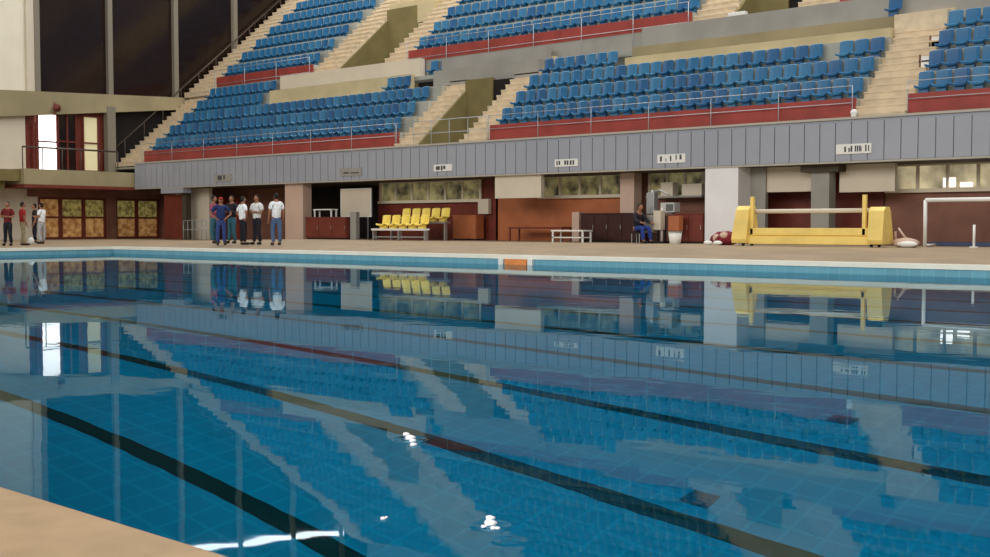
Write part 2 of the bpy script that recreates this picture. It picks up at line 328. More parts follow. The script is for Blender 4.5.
# upper tier
upper = [(A0[1], U1[0], 'left'), (U2[1], U3[0], 'middle'), (U4[1], END, 'right')]
for a, b, nm in upper:
    terrace(UT, a, b, UT['n'], 'terrace_block', 'stepped concrete of the upper tier, %s block' % nm)
    struct('terrace_wall', B((a, b, 38.15, 38.22, 8.72, 9.25)), M['red'], 'low red wall in front of the upper tier seats, %s block' % nm); struct('terrace_wall', B((a, b, 38.16, 38.24, 7.9, 8.72)), M['grey'], 'grey wall under the red wall of the upper tier, %s block' % nm)
for x, l in ((U1, 'left of the left stairwell'), (U2, 'right of the left stairwell'), (U3, 'left of the right stairwell'), (U4, 'right of the right stairwell')):
    flight(UT, x, 13, 'cream concrete stairs of the upper tier ' + l)
flight(dict(y=37.95, z=9.0, ry=1.0, rz=.85), A0, 13, 'cream concrete stairs at the far left end of the upper tier')
for (a, b, nm) in ((U1[1], U2[0], 'left'), (U3[1], U4[0], 'right')):
    yb_ = 42.0 if nm == 'left' else 40.2; zt_ = 12.3 if nm == 'left' else 10.7
    bm = bmesh.new(); extrude_x(bm, [(37.98, 8.3), (38.25, 8.75), (yb_, 8.75 + (yb_ - 38.25) * .85), (yb_, 8.3)], a, a + .1)
    struct('wall_left', bm, M['olive'], 'olive side wall of the %s upper stairwell' % nm)
    struct('wall_back', B((a, b - 1.2, yb_ - .2, yb_, 8.0, zt_)), M['olive'], 'olive rear wall of the %s upper stairwell' % nm)
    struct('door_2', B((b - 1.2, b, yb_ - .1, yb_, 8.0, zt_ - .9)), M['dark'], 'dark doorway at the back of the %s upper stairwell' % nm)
    struct('wall_back', B((b - 1.2, b, yb_ - .2, yb_, zt_ - .9, zt_)), M['cream'], 'lintel over the doorway of the %s upper stairwell' % nm)
    bm = bmesh.new(); extrude_x(bm, [(yb_, zt_ - .5)] + sum([[(yb_ + k, zt_ + .3 + .85 * k), (yb_ + 1 + k, zt_ + .3 + .85 * k)] for k in range(9)], []) + [(yb_ + 9, zt_ - .5)], a, b)
    struct('terrace_block', bm, M['cream'], 'stepped concrete above the %s upper stairwell' % nm)

# ------------------------------------------------------------------ seats
def seat_mesh(name, m, w=.45):
    pr = [(-.24, .17), (-.25, .21), (-.20, .235), (-.08, .215), (.06, .20), (.13, .225), (.165, .30), (.185, .45), (.20, .60), (.205, .70), (.225, .72)]
    bm = bmesh.new(); us = [-1, -.86, -.5, 0, .5, .86, 1]; top = []; bot = []
    for j, (y, z) in enumerate(pr):
        hw = w / 2 * (.92 if j in (0, len(pr) - 1) else 1.0); ra, rb = [], []
        for u in us:
            lip = .035 * max(0, abs(u) - .5) * 2
            q = Vector((u * hw, y - (lip if j > 5 else 0), z + (lip if j <= 5 else (-.03 * abs(u) ** 4 if j >= len(pr) - 2 else 0))))
            ra.append(bm.verts.new(q)); rb.append(bm.verts.new(q + (Vector((0, 0, -.02)) if j < 6 else Vector((0, .02, 0)))))
        top.append(ra); bot.append(rb)
    nj, nu = len(pr), len(us)
    for j in range(nj - 1):
        for i in range(nu - 1):
            bm.faces.new((top[j][i], top[j][i + 1], top[j + 1][i + 1], top[j + 1][i])); bm.faces.new((bot[j][i], bot[j + 1][i], bot[j + 1][i + 1], bot[j][i + 1]))
        for i in (0, nu - 1): bm.faces.new((top[j][i], top[j + 1][i], bot[j + 1][i], bot[j][i]))
    for j in (0, nj - 1):
        for i in range(nu - 1): bm.faces.new((top[j][i], top[j][i + 1], bot[j][i + 1], bot[j][i]))
    box(bm, -.14, .14, -.1, .08, -.0, .2)
    return mesh_of(name, bm, m, smooth=False)
SEATS = [seat_mesh('stadium_seat', M[k]) for k in ('seat', 'seat', 'seat2', 'seatd')]
spots = []
def row_seats(T, k, x0, x1, where, skip=()):
    y = T['y'] + k * T['ry'] + .42; z = T['z'] + k * T['rz']; x = x0 + .3
    while x < x1 - .2:
        if not any(a < x < b for a, b in skip): spots.append((x, y, z, where))
        x += .52
ordi = ['front', 'second', 'third', 'fourth', 'fifth', 'sixth', 'seventh', 'eighth', 'ninth', 'tenth', 'eleventh', 'twelfth', 'thirteenth']
for k in range(4):
    row_seats(LT, k, lower[0][0], lower[0][1] if k < 3 else -45.9, 'in the %s row of the lower tier, left block' % ordi[k])
    row_seats(LT, k, *(lower[1][:2] if k < 3 else (-28.1, -24.0)), 'in the %s row of the lower tier, middle block' % ordi[k], skip=((-15.9, -15.4),) if k == 2 else ())
    row_seats(LT, k, lower[2][0], 3, 'in the %s row of the lower tier, right block' % ordi[k])
row_seats(LT, 4, lower[0][0], -46.1, 'in the fifth row of the lower tier, left block')
row_seats(LT, 3, -37.2, -35.6, 'in the fourth row of the lower tier, left block')
for k in range(12):
    for a, b, nm in upper: row_seats(UT, k, a, min(b, 5), 'in the %s row of the upper tier, %s block' % (ordi[k], nm), skip=((-37.5, -36.5),) if k > 12 else ())
for px, py, T, l in ((425, 72, None, 'left of the pair on the walkway above the lower stairwell'), (435, 72, None, 'right of the pair on the walkway above the lower stairwell'), (894, 18, None, 'alone on the landing at the top of the right stairs')):
    q = at_y(px, py + 9, 37.25); spots.append((q[0], 37.74 if px < 600 else 37.2, 7.88 if px < 600 else 7.95, l))
def px_of(p):
    q = RM.T @ (np.array(p) - EYE); return 495 + F_PX * q[0] / q[2], 278.5 + F_PX * q[1] / q[2], q[2]
seen, rest = [], []
for s in spots:
    u, v, d = px_of((s[0], s[1], s[2] + .45))
    (seen if (-4 < u < 994 and -6 < v < 557) else rest).append((d, s))
seen.sort(key=lambda t: t[0])
rest += seen[300:]; seen = seen[:300]
rows_ = {}
for _, s in [(0, q) for q in spots]: rows_.setdefault(s[3], []).append(s[0])
for v in rows_.values(): v.sort()
def nth(k): return '%d%s' % (k, 'th' if 10 <= k % 100 <= 20 else {1: 'st', 2: 'nd', 3: 'rd'}.get(k % 10, 'th'))
def seat_label(s):
    v = rows_[s[3]]
    if len(v) == 1: return 'blue plastic bucket seat ' + s[3]
    i = v.index(s[0]); left = 'right block' in s[3] or 'fourth row of the lower tier, left' in s[3]
    return 'blue seat, %s from the %s end %s' % (nth(i + 1 if left else len(v) - i), 'left' if left else 'right', s[3].replace('in the', 'of the').replace(' of the lower', ', lower').replace(' of the upper', ', upper'))
for d, s in seen:
    o = bpy.data.objects.new('stadium_seat', random.choice(SEATS)); COL.objects.link(o); o.location = s[:3]; o.rotation_euler = (0, 0, random.uniform(-.02, .02))
    tag(o, seat_label(s), 'seat', 'blue seats in the grandstand')
bm = bmesh.new()
for d, s in rest:
    tmp = len(bm.verts); bm.from_mesh(SEATS[0]); bm.verts.ensure_lookup_table()
    for v in bm.verts[tmp:]: v.co += Vector(s[:3])
o = obj('stadium_seats', bm, M['seat']); o['kind'] = 'stuff'; tag(o, 'remaining far rows of blue plastic seats high up and far left in the grandstand', 'seats')

# ------------------------------------------------------------------ railings
def railing(x0, x1, y, z, h, label, step=2.5, r=.014, rails=(1.0, .55)):
    t = thing('guard_rail', label, 'railing', (x0 + .04, y, z)); L = x1 - x0 - .08
    for f in rails:
        bm = bmesh.new(); tube(bm, [(0, 0, h * f), (L, 0, h * f)], r, 6); obj('rail', bm, M['rail'], t, True)
    k = max(1, round(L / step))
    for i in range(k + 1):
        bm = bmesh.new(); tube(bm, [(L * i / k, 0, 0), (L * i / k, 0, h)], r, 6); obj('post', bm, M['rail'], t, True)
railing(A0[1], A3[0], 33.38, 4.15, 1.15, 'thin grey railing in front of the lower left seats')
railing(A3[0], A3b[1], 33.38, 4.15, 1.15, 'thin grey railing at the foot of the lower stairwell', 1.0)
railing(A3b[1], A4[0], 33.38, 4.15, 1.15, 'thin grey railing in front of the lower middle seats')
railing(A4[1], 3, 33.38, 4.15, 1.15, 'thin grey railing in front of the lower right seats')
railing(A0[1], U1[0], 38.0, 7.9, 1.7, 'thin grey railing in front of the upper left seats')
railing(U2[1], U3[0], 38.0, 7.9, 1.7, 'thin grey railing in front of the upper middle seats')
# sloping handrail of the far left stairs
t = thing('stair_handrail', 'dark sloping handrail along the far left stairs', 'handrail', (A0[0] - .1, 33.3, 4.2))
bm = bmesh.new(); tube(bm, [(0, 0, 1.0), (0, 14, 1.0 + 14 * .845)], .035, 6); obj('rail', bm, M['steel'], t, True)
for k in range(12):
    bm = bmesh.new(); yy = .6 + k * 1.2; tube(bm, [(0, yy, yy * .845 - .1), (0, yy, 1.0 + yy * .845)], .02, 6); obj('post', bm, M['steel'], t, True)
# small markers beside the right stairs
for px, py, l in ((928, 47, 'upper'), (919, 66, 'lower')):
    q = at_y(px, py, 35.3 if l == 'lower' else 36.2); tt = thing('aisle_marker', 'small white panel on a brown post beside the right stairs, the %s one' % l, 'marker', (A4[1] - .2, q[1], q[2] - .05))
    obj('panel', B((-.05, .22, 0, .04, 0, .34)), M['white'], tt); obj('post', B((-.12, -.07, 0, .05, -.12, .4)), M['brown'], tt)
q = at_y(854, 115, 33.2); bm = bmesh.new(); ball(bm, (0, 0, .12), .11, .10, .11, 12, 8); box(bm, -.07, .07, -.06, .06, 0, .05)
o = tag(obj('floodlight', bm, M['white'], smooth=True), 'small round white lamp on the ledge at the foot of the right stairs', 'lamp'); o.location = (q[0], 33.2, FZ1 + .07)
q = at_y(735, 24, 37.75); bm = B((-.35, .35, -.12, .12, 0, .14)); o = tag(obj('towel', bm, M['white'], bevel=.03), 'folded white towel on the ledge of the landing below the upper right stairs', 'towel'); o.location = (q[0], 37.95, 8.8)

# ------------------------------------------------------------------ signs on the fascia
def sign(px0, px1, py0, py1, marks, label, bgm='white'):
    a = at_y(px0, py1, FY); b = at_y(px1, py0, FY); w, h = b[0] - a[0], b[2] - a[2]
    t = thing('sign', label, 'sign', (a[0], FY, a[2]))
    obj('board', B((0, w, -.05, 0, 0, h)), M[bgm], t)
    bm = bmesh.new()
    for u0, u1, v0, v1 in marks: box(bm, w * u0, w * u1, -.056, -.05, h * v0, h * v1)
    obj('lettering', bm, M['textd'], t)
sign(836.5, 872, 143, 154.5, [(.24, .29, .2, .75), (.36, .40, .2, .6), (.42, .47, .2, .8), (.54, .58, .2, .8), (.60, .64, .2, .8), (.66, .70, .2, .8), (.71, .73, .2, .7), (.83, .87, .2, .85), (.91, .94, .2, .8)], 'white sign with dark characters on the fascia nearest the right edge')
sign(658, 686, 153.5, 163.5, [(.10, .17, .2, .8), (.30, .33, .2, .5), (.46, .51, .2, .8), (.66, .70, .35, .9), (.80, .87, .35, .9)], 'white sign with dark marks on the fascia above the white pillar and scoreboard desk')
sign(555.5, 578.5, 158.5, 167, [(.08, .13, .2, .8), (.17, .24, .25, .8), (.42, .5, .25, .8), (.53, .6, .2, .8), (.66, .74, .2, .8), (.78, .85, .2, .8)], 'white sign with grey lettering above the windows left of centre')
sign(434.5, 452.5, 164, 171.5, [(.13, .35, .2, .75), (.40, .50, .1, .8), (.54, .66, .3, .8)], 'small white sign with grey marks above the yellow chairs')
sign(340.5, 362, 167.5, 176.5, [(.18, .42, .3, .5), (.5, .9, .3, .45)], 'faint pale sign on the fascia above the white board', 'grey')
sign(215.5, 231.5, 174, 182, [(.2, .45, .25, .85), (.55, .65, .3, .9)], 'small pale sign with two dark marks above the group of people', 'grey')

# ------------------------------------------------------------------ under the stand
BY = 35.2
def bx(px0, px1, Y): return at_y(px0, 200, Y)[0], at_y(px1, 200, Y)[0]
def bz(px, py, Y): return at_y(px, py, Y)[2]
def seg(px0, px1, m, l, Y=BY, z0=.44, z1=FZ0):
    a, b = bx(px0, px1, Y); struct('wall_back', B((a, b, Y, Y + .2, z0, z1)), M[m], l)
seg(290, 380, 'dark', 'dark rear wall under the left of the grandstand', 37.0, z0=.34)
seg(120, 300, 'brown', 'brown rear wall behind the group of people', 36.4, z0=.34)
seg(378, 498, 'redd', 'dark red wall below the windows behind the yellow chairs')
seg(496, 640, 'orange', 'orange brown wall under the middle of the grandstand')
seg(636, 752, 'brown', 'brown wall behind the equipment desk')
seg(750, 885, 'redd', 'dark red wall behind the yellow frame')
seg(884, 1400, 'brown', 'brown wall under the right of the grandstand')
seg(176, 209, 'cream2', 'cream wall panel beside the group of people', 34.2, z0=.34)
a, b = bx(222, 238, 36.2); struct('door_3', B((a, b, 36.2, 36.3, .34, 2.5)), M['red'], 'orange red door behind the group of people')
def window(px0, px1, py0, py1, npane, pm, l, Y=BY - .06, num=[3], fm='frame'):
    a, b = bx(px0, px1, Y); pm_ = (px0 + px1) / 2; z1, z0 = bz(pm_, py0, Y), bz(pm_, py1, Y); w = b - a
    r = struct('window_%d' % num[0], B((a, b, Y, Y + .05, z0, z1)), M[pm], l); num[0] += 1
    bm = bmesh.new()
    box(bm, a - .1, b + .1, Y - .12, Y, z0 - .12, z0); box(bm, a, b, Y - .05, Y, z1 - .06, z1 + .02)
    for i in range(npane + 1): box(bm, a + w * i / npane - .05, a + w * i / npane + .05, Y - .06, Y, z0, z1)
    o = obj('window_frame', bm, M[fm], r)
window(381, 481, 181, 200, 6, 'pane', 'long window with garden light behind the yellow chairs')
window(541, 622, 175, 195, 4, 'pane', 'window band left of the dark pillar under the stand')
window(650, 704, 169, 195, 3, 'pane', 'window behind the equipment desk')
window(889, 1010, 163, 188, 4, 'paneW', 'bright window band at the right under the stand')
for pa, pb in ((943, 955), (960, 972)):  # glowing slabs put in for the bright patches of light on the glass
    a, b = bx(pa, pb, BY - .08); z0, z1 = bz(950, 187, BY), bz(950, 178 if pa < 950 else 183, BY)
    struct('window_9', B((a, b, BY - .09, BY - .06, z0, z1)), M['lit'], 'glowing patch added on the right window band as bright light')
def panel(name, px0, px1, py0, py1, Y, m, th=.12, num=None, l=None):
    a, b = bx(px0, px1, Y); z1, z0 = bz((px0 + px1) / 2, py0, Y), max(.44, bz((px0 + px1) / 2, py1, Y))
    return struct(name, B((a, b, Y, Y + th, z0, z1)), M[m], l)
a, b = bx(495, 541, 33.2); struct('wall_back', B((a, b, 33.2, 33.4, bz(518, 198, 33.2), FZ0)), M['cream2'], 'cream panel hanging below the fascia in the middle')
a, b = bx(752, 806, 33.3); struct('wall_back', B((a, b, 34.0, 34.2, bz(780, 192, 34.), FZ0)), M['cream2'], 'cream panel left of the grey pillar')
a, b = bx(830, 886, 33.3); struct('wall_back', B((a, b, 34.0, 34.2, bz(858, 192, 34.), FZ0)), M['cream2'], 'cream panel right of the grey pillar')
a, b = bx(738, 764, 33.8); struct('wall_back', B((a, b, 33.9, 34.1, .44, FZ0)), M['grey'], 'grey wall return right of the white pillar')
def pillar(px0, px1, Y, d, m, l, zt=FZ0, extra=None):
    a, b = bx(px0, px1, Y); r = struct('pillar', B((a, b, Y, Y + d, .34 if px0 < 300 else .43, zt)), M[m], l); return r
pillar(705, 738, 33.05, .9, 'pillarw', 'broad white pillar beside the yellow frame')
pillar(811, 829, 33.6, .5, 'grey', 'grey pillar behind the yellow frame')
struct('trim_4', B((*bx(800, 838, 33.4), 33.4, 34.2, FZ0 - .22, FZ0)), M['soffit'], 'dark capital on top of the grey pillar')
pillar(285, 303, 33.3, .5, 'pink', 'pale pillar right of the group of people')
pillar(620, 634, 34.2, .5, 'pink', 'pale pink pillar behind the black counter')
pillar(572, 579, 34.2, .3, 'pink', 'thin pale post left of the black counter', bz(575, 212, 34.2))
pillar(350, 356, 33.2, .2, 'grey', 'thin grey post below the white board', bz(353, 212, 33.2))
pillar(182, 186, 33.4, .3, 'soffit', 'dark post at the edge of the doors')
struct('pillar', B((*bx(161, 183, 33.0), 33.0, 33.5, 2.68, FZ0 + .02)), M['fascia'], 'grey downstand block under the left end of the fascia')
a, b = bx(164, 182, 33.6); struct('door_4', B((a, b, 33.6, 33.7, .35, 2.6)), M['redd'], 'dark red door below the left end of the fascia')

def cab(name, px0, px1, py0, Y, dep, m, label, cat, doors=0, pyb=None, topm=None):
    a, b = bx(px0, px1, Y); z1 = bz((px0 + px1) / 2, py0, Y); z0 = deck_z(Y)
    t = thing(name, label, cat, ((a + b) / 2, Y, z0)); w = b - a; h = z1 - z0
    obj('body', B((-w / 2 + .02, w / 2 - .02, .03, dep, .06, h - .04)), M[m], t); obj('plinth', B((-w / 2 + .05, w / 2 - .05, .06, dep - .05, 0, .06)), M['black'], t)
    obj('top', B((-w / 2, w / 2, 0, dep, h - .04, h)), M[topm or m], t)
    for i in range(doors):
        x0 = -w / 2 + .04 + (w - .08) * i / doors; x1 = -w / 2 + .04 + (w - .08) * (i + 1) / doors
        d = obj('door', B((x0 + .01, x1 - .01, .005, .03, .1, h - .07)), M[m], t); obj('handle', B((x1 - .07, x1 - .05, -.01, .005, h * .45, h * .6)), M['silver'], d)
    return t
cab('counter', 304.5, 346, 217, 33.0, .8, 'redd', 'dark red brown counter below the white board', 'counter', 3)
cab('counter', 580, 637, 213, 33.6, .55, 'blackred', 'long very dark brown counter left of the seated person', 'counter', 4)
cab('cabinet', 674, 703.5, 213, 33.0, .6, 'redd', 'brown cabinet beside the white pillar', 'cabinet', 2)
cab('cabinet', 452, 476, 215, 34.4, .5, 'orange', 'orange wooden cabinet right of the yellow chairs', 'cabinet', 1)
# white board on legs
a = at_y(335, 216, 33.6); b = at_y(364, 189, 33.6); w, h = b[0] - a[0], b[2] - a[2]
t = thing('notice_board', 'large blank white board standing behind the dark counter', 'board', ((a[0] + b[0]) / 2, 34.0, .44)); z0 = a[2] - .44
obj('panel', B((-w / 2, w / 2, -.02, .02, z0, z0 + h)), M['cream2'], t)
obj('frame', B((-w / 2 - .04, w / 2 + .04, -.035, .03, z0 - .05, z0), (-w / 2 - .04, w / 2 + .04, -.035, .03, z0 + h, z0 + h + .05), (-w / 2 - .04, -w / 2, -.035, .03, z0, z0 + h), (w / 2, w / 2 + .04, -.035, .03, z0, z0 + h)), M['white'], t)
for s in (-1, 1): obj('leg', B((s * w * .4 - .03, s * w * .4 + .03, -.02, .02, 0, z0)), M['silver'], t)
# small frame table on counter
def table(px0, px1, py0, py1, Y, dep, m, label, lm=None, z0=None, th=.05, shelf=False):
    a, b = bx(px0, px1, Y); zt = bz((px0 + px1) / 2, py0, Y); z0 = deck_z(Y) if z0 is None else z0; h = zt - z0; w = b - a
    t = thing('table', label, 'table', ((a + b) / 2, Y, z0)); obj('tabletop', B((-w / 2, w / 2, 0, dep, h - th, h)), M[m], t)
    for sx in (-1, 1):
        for yy in (.03, dep - .08): obj('leg', B((sx * (w / 2 - .05) - .03, sx * (w / 2 - .05) + .03, yy, yy + .05, 0, h - th)), M[lm or m], t)
    if shelf: obj('shelf', B((-w / 2 + .03, w / 2 - .03, .03, dep - .03, h * .35, h * .35 + .04)), M[m], t)
    return t
table(508, 562, 227, 244, 33.9, .7, 'redd', 'long low red brown table below the orange wall', th=.07)
table(551, 583, 230, 245, 32.2, .6, 'white', 'small white bench table in front of the thin pale post', shelf=True)
table(313, 331, 209, 217, 33.35, .4, 'white', 'little white stand resting on the dark red counter', z0=bz(325, 217, 33.0) + .001, th=.05)
# lost white box on wall
o = tag(obj('wall_box', B((-.28, .28, 0, .2, 0, .62)), M['cream2'], bevel=.02), 'pale box fixed on the wall right of the long window', 'box'); q = at_y(483, 214, BY - .25); o.location = (q[0], BY - .25, q[2])
# yellow chairs on two-tier bench
yb = seat_mesh('plastic_chair', M['yellow'], .44)
fr = thing('bench_frame', 'two step metal bench frame that carries the yellow chairs', 'bench', (at_y(400, 235, 32.2)[0], 32.0, deck_z(32.0)))
xa, xb = at_y(373, 235, 32.0)[0] - fr.location.x, at_y(426, 235, 32.0)[0] - fr.location.x
xc, xd = at_y(390, 235, 33.0)[0] - fr.location.x, at_y(447, 235, 33.0)[0] - fr.location.x
zF, zB = bz(400, 228.5, 32.0) - fr.location.z, bz(420, 221.5, 33.0) - fr.location.z
obj('beam', B((xa, xb, -.1, .2, zF - .08, zF)), M['white'], fr); obj('beam', B((xc, xd, .9, 1.2, zB - .08, zB)), M['silver'], fr); obj('crossbar', B((xa, xb, .0, .05, .12, .17)), M['silver'], fr)
for x in (xa + .05, (xa + xb) / 2, xb - .05): obj('leg', B((x - .03, x + .03, -.05, .15, 0, zF - .08)), M['silver'], fr)
for x in (xc + .1, xd - .1): obj('leg', B((x - .03, x + .03, .95, 1.1, 0, zB - .08)), M['silver'], fr)
for r, (x0, x1, y, z) in enumerate(((379, 427, 32.05, zF), (399, 448, 33.05, zB))):
    for i in range(5):
        px = x0 + (x1 - x0) * (i + .5) / 5; q = at_y(px, 220, y); o = bpy.data.objects.new('plastic_chair', yb); COL.objects.link(o); o.location = (q[0], y, fr.location.z + z); o.scale = (1, 1, .76)
        tag(o, 'yellow plastic shell chair, %s in the %s row of the stepped bench' % (['leftmost', 'second from left', 'middle one', 'second from right', 'rightmost'][i], ['lower front', 'raised rear'][r]), 'chair', 'yellow chairs on the stepped bench')

# yellow frame (lane rope trolley) with pale roller
Y = 30.5
xl, xr = at_y(737, 240, Y)[0], at_y(888, 240, Y)[0]; zb = deck_z(Y); cx = (xl + xr) / 2; zt = bz(745, 206, Y) - zb; zt2 = bz(870, 207, Y) - zb
t = thing('rope_trolley', 'yellow frame with two tall end cheeks and a pale roller standing on the deck', 'trolley', (cx, Y, zb)); W = xr - xl
def cheek(x0, x1, h, lean):
    bm = bmesh.new(); p = [(-.35, .08), (-.42, .2), (-.30, h * .9), (-.18, h), (.12, h), (.2, h * .9), (.42, .2), (.35, .08)]
    a = [bm.verts.new((x0 + lean * (z / h), y, z)) for y, z in p]; b = [bm.verts.new((x1 + lean * (z / h) * .3, y, z)) for y, z in p]; k = len(p)
    for i in range(k): bm.faces.new((a[i], a[(i + 1) % k], b[(i + 1) % k], b[i]))
    bm.faces.new(a[::-1]); bm.faces.new(b); return bm
c1 = obj('end_cheek', cheek(-W / 2, -W / 2 + .5, zt, .12), M['yell2'], t, bevel=.02); c2 = obj('end_cheek', cheek(W / 2 - .42, W / 2, zt2, -.02), M['yell2'], t, bevel=.02)
zp = bz(745, 197, Y) - zb
obj('upright', B((-W / 2 + .52, -W / 2 + .62, -.2, -.08, .1, zp)), M['yell2'], t, bevel=.01); obj('upright', B((W / 2 - .66, W / 2 - .56, -.2, -.08, .1, zp)), M['yell2'], t, bevel=.01)
hb = bz(800, 228, Y) - zb; bm = B((-W / 2 + .3, W / 2 - .3, -.25, .25, .06, hb * .55), (-W / 2 + .3, W / 2 - .3, -.2, .25, hb * .6, hb)); obj('beam', bm, M['yell2'], t, bevel=.02)
obj('stripe', B((-W / 2 + .3, W / 2 - .3, -.22, .25, hb * .55, hb * .6)), M['yellines'], t)
bm = bmesh.new(); zr = bz(800, 211, Y) - zb; tube(bm, [(-W / 2 + .4, 0, zr), (W / 2 - .4, 0, zr)], .065, 10); obj('roller', bm, M['cream2'], t, True)
for s in (-1, 1):
    for yy in (-.28, .28):
        bm = bmesh.new(); tube(bm, [(s * (W / 2 - .35) - .03, yy, .045), (s * (W / 2 - .35) + .03, yy, .045)], .045, 10); obj('wheel', bm, M['black'], t, True)
# goal-like white pipe frame at right
Y = 32.0; xl = at_y(925, 235, Y)[0]; zb = deck_z(Y); zt = bz(935, 200, Y) - zb; L = 4.6
t = thing('pipe_frame', 'white pipe goal frame standing at the right edge', 'frame', (xl, Y, zb))
bm = bmesh.new(); tube(bm, [(0, 0, zt), (L, 0, zt)], .06, 8); obj('crossbar', bm, M['white'], t, True)
for x in (0, L): bm = bmesh.new(); tube(bm, [(x, 0, 0), (x, 0, zt)], .055, 8); obj('upright', bm, M['white'], t, True)
for x in (0, L): bm = bmesh.new(); tube(bm, [(x, 0, .04), (x, .9, .04)], .04, 8); obj('foot', bm, M['white'], t, True)
q = at_y(974, 240, 31.4); bm = bmesh.new(); tube(bm, [(0, 0, 0), (0, 0, .62)], .035, 8); tube(bm, [(0, 0, 0), (0, 0, .03)], .12, 12)
o = tag(obj('post', bm, M['white'], smooth=True), 'short white post on the deck inside the white pipe frame', 'post'); o.location = (q[0], 31.4, deck_z(31.4))
o = tag(obj('lane_rope', B((0, 6, -.3, .3, 0, .12)), M['carpet'], bevel=.03), 'coiled blue grey mats lying under the white pipe frame', 'mat'); q = at_y(928, 242, 33.2); o.location = (q[0], 33.4, deck_z(33.4))
# bundles
def bundle(name, px0, px1, Y, zh, m, label, cat, seed):
    random.seed(seed); a, b = bx(px0, px1, Y); w = b - a; t = thing(name, label, cat, ((a + b) / 2, Y, deck_z(Y)))
    bm = bmesh.new()
    def fn(p, q): k = 1 + .12 * math.sin(5 * p.x + seed) * math.cos(7 * p.y + 3 * p.z); return Vector((q.x * k, q.y * k, max(q.z * k, -zh * .45)))
    ball(bm, (0, 0, zh * .45), w / 2, .3, zh * .55, 20, 12, fn); obj('cloth', bm, M[m], t, True); return t, w
t, w = bundle('clothes_bundle', 712, 738, 31.0, .42, 'maroon', 'maroon clothes heap with white shoes at the left foot of the yellow frame', 'clothes', 3)
for s, (x, y) in enumerate(((-w * .48, -.25), (-w * .05, -.35))):
    bm = bmesh.new(); ball(bm, (x, y, .07), .16, .08, .07, 12, 7); obj('shoe', bm, M['white'], t, True)
bm = bmesh.new(); ball(bm, (w * .1, -.2, .3), .14, .12, .10, 12, 8); ball(bm, (-w * .18, -.22, .22), .12, .1, .12, 10, 7); obj('folded_shirt', bm, M['pink'], t, True)
t, w = bundle('sports_bag', 894, 920, 30.8, .26, 'pink', 'pale pink and white bag with a raised strap lying right of the yellow frame', 'bag', 5)
bm = bmesh.new(); tube(bm, [(-w * .4, 0, .2), (-w * .42, 0, .42), (-w * .3, 0, .52), (-w * .12, 0, .34), (0, 0, .24)], .03, 6); obj('strap', bm, M['pink'], t, True)
bm = bmesh.new(); ball(bm, (w * .15, -.22, .09), w * .4, .14, .09, 14, 8); obj('towel', bm, M['white'], t, True)

# ------------------------------------------------------------------ equipment around the seated person
Y = 32.6
q = at_y(652, 243, Y); zb = deck_z(Y); H = bz(652, 190, Y) - zb
t = thing('equipment_trolley', 'tall silver equipment stand with hanging pale boxes right of the seated person', 'equipment', (q[0], Y, zb))
bm = bmesh.new(); tube(bm, [(0, 0, .05), (0, 0, H)], .05, 8); obj('pole', bm, M['silver'], t, True)
bm = bmesh.new(); tube(bm, [(.38, 0, .05), (.38, 0, H * .66)], .04, 8); obj('pole', bm, M['white'], t, True)
obj('base', B((-.25, .6, -.25, .25, 0, .07)), M['black'], t, bevel=.01)
obj('control_box', B((-.14, .16, -.15, .12, H * .55, H * .95)), M['silver'], t, bevel=.02); obj('basket', B((-.2, .16, -.2, .1, .35, .95)), M['grey'], t, bevel=.03); obj('case', B((.18, .46, -.22, .08, .45, 1.1)), M['cream2'], t, bevel=.02)
bm = bmesh.new(); tube(bm, [(0, 0, H * .93), (.3, -.05, H * 1.0), (.7, -.05, H * .9)], .03, 6); obj('arm', bm, M['silver'], t, True)
# monitor on desk with cabinet
t = table(656, 702, 214, 240, 33.7, .6, 'brown', 'dark desk below the small monitor', lm='black')
zz = t.location.z + (bz(679, 214, 33.7) - t.location.z)
q = at_y(668, 213, 33.8); tt = thing('monitor', 'small boxy white monitor on the desk beside the silver stand', 'monitor', (q[0], 33.95, zz))
obj('casing', B((-.28, .28, -.2, .2, .06, .40)), M['white'], tt, bevel=.03); obj('screen', B((-.05, .24, -.215, -.195, .11, .35)), mat('screen', (120, 124, 118), 0.2), tt); obj('stand', B((-.12, .12, -.1, .1, 0, .07)), M['grey'], tt)
q = at_y(675, 246, 31.2); zb = deck_z(31.2); t = thing('bin', 'white bucket standing on the deck in front of the brown cabinet', 'bucket', (q[0], 31.2, zb))
bm = bmesh.new(); tube(bm, [(0, 0, 0), (0, 0, .38)], .17, 16, .22); obj('body', bm, M['white'], t, True); bm = bmesh.new(); tube(bm, [(0, 0, .38), (0, 0, .41)], .235, 16); obj('rim', bm, M['grey'], t, True)
q = at_y(672, 232, 32.9); t = thing('carton', 'orange tinted box on a low black stool in front of the brown cabinet', 'box', (q[0] + .32, 32.6, deck_z(32.6))); obj('body', B((-.2, .2, -.15, .15, .42, .92)), M['orange'], t, bevel=.02); obj('stool', B((-.17, .17, -.13, .13, .37, .42), (-.15, -.11, -.1, .1, 0, .37), (.11, .15, -.1, .1, 0, .37)), M['black'], t)
# shelf goods behind desk
for px0, px1, py0, l in ((662, 674, 182, 'tall pale box on the rear ledge behind the monitor'), (683, 703, 184, 'wide cream box on the rear ledge behind the brown cabinet')):
    a, b = bx(px0, px1, 34.6); z1 = bz(680, py0, 34.6); z0 = bz(680, 196, 34.6); o = tag(obj('storage_box', B((-(b - a) / 2, (b - a) / 2, -.2, .2, 0, z1 - z0)), M['cream2'], bevel=.02), l, 'box'); o.location = ((a + b) / 2, 34.7, z0)
a, b = bx(655, 704, 34.6); z0 = bz(680, 196, 34.6); struct('trim_5', B((a, b, 34.4, 35.14, z0 - .06, z0)), M['grey'], 'rear ledge behind the desk')

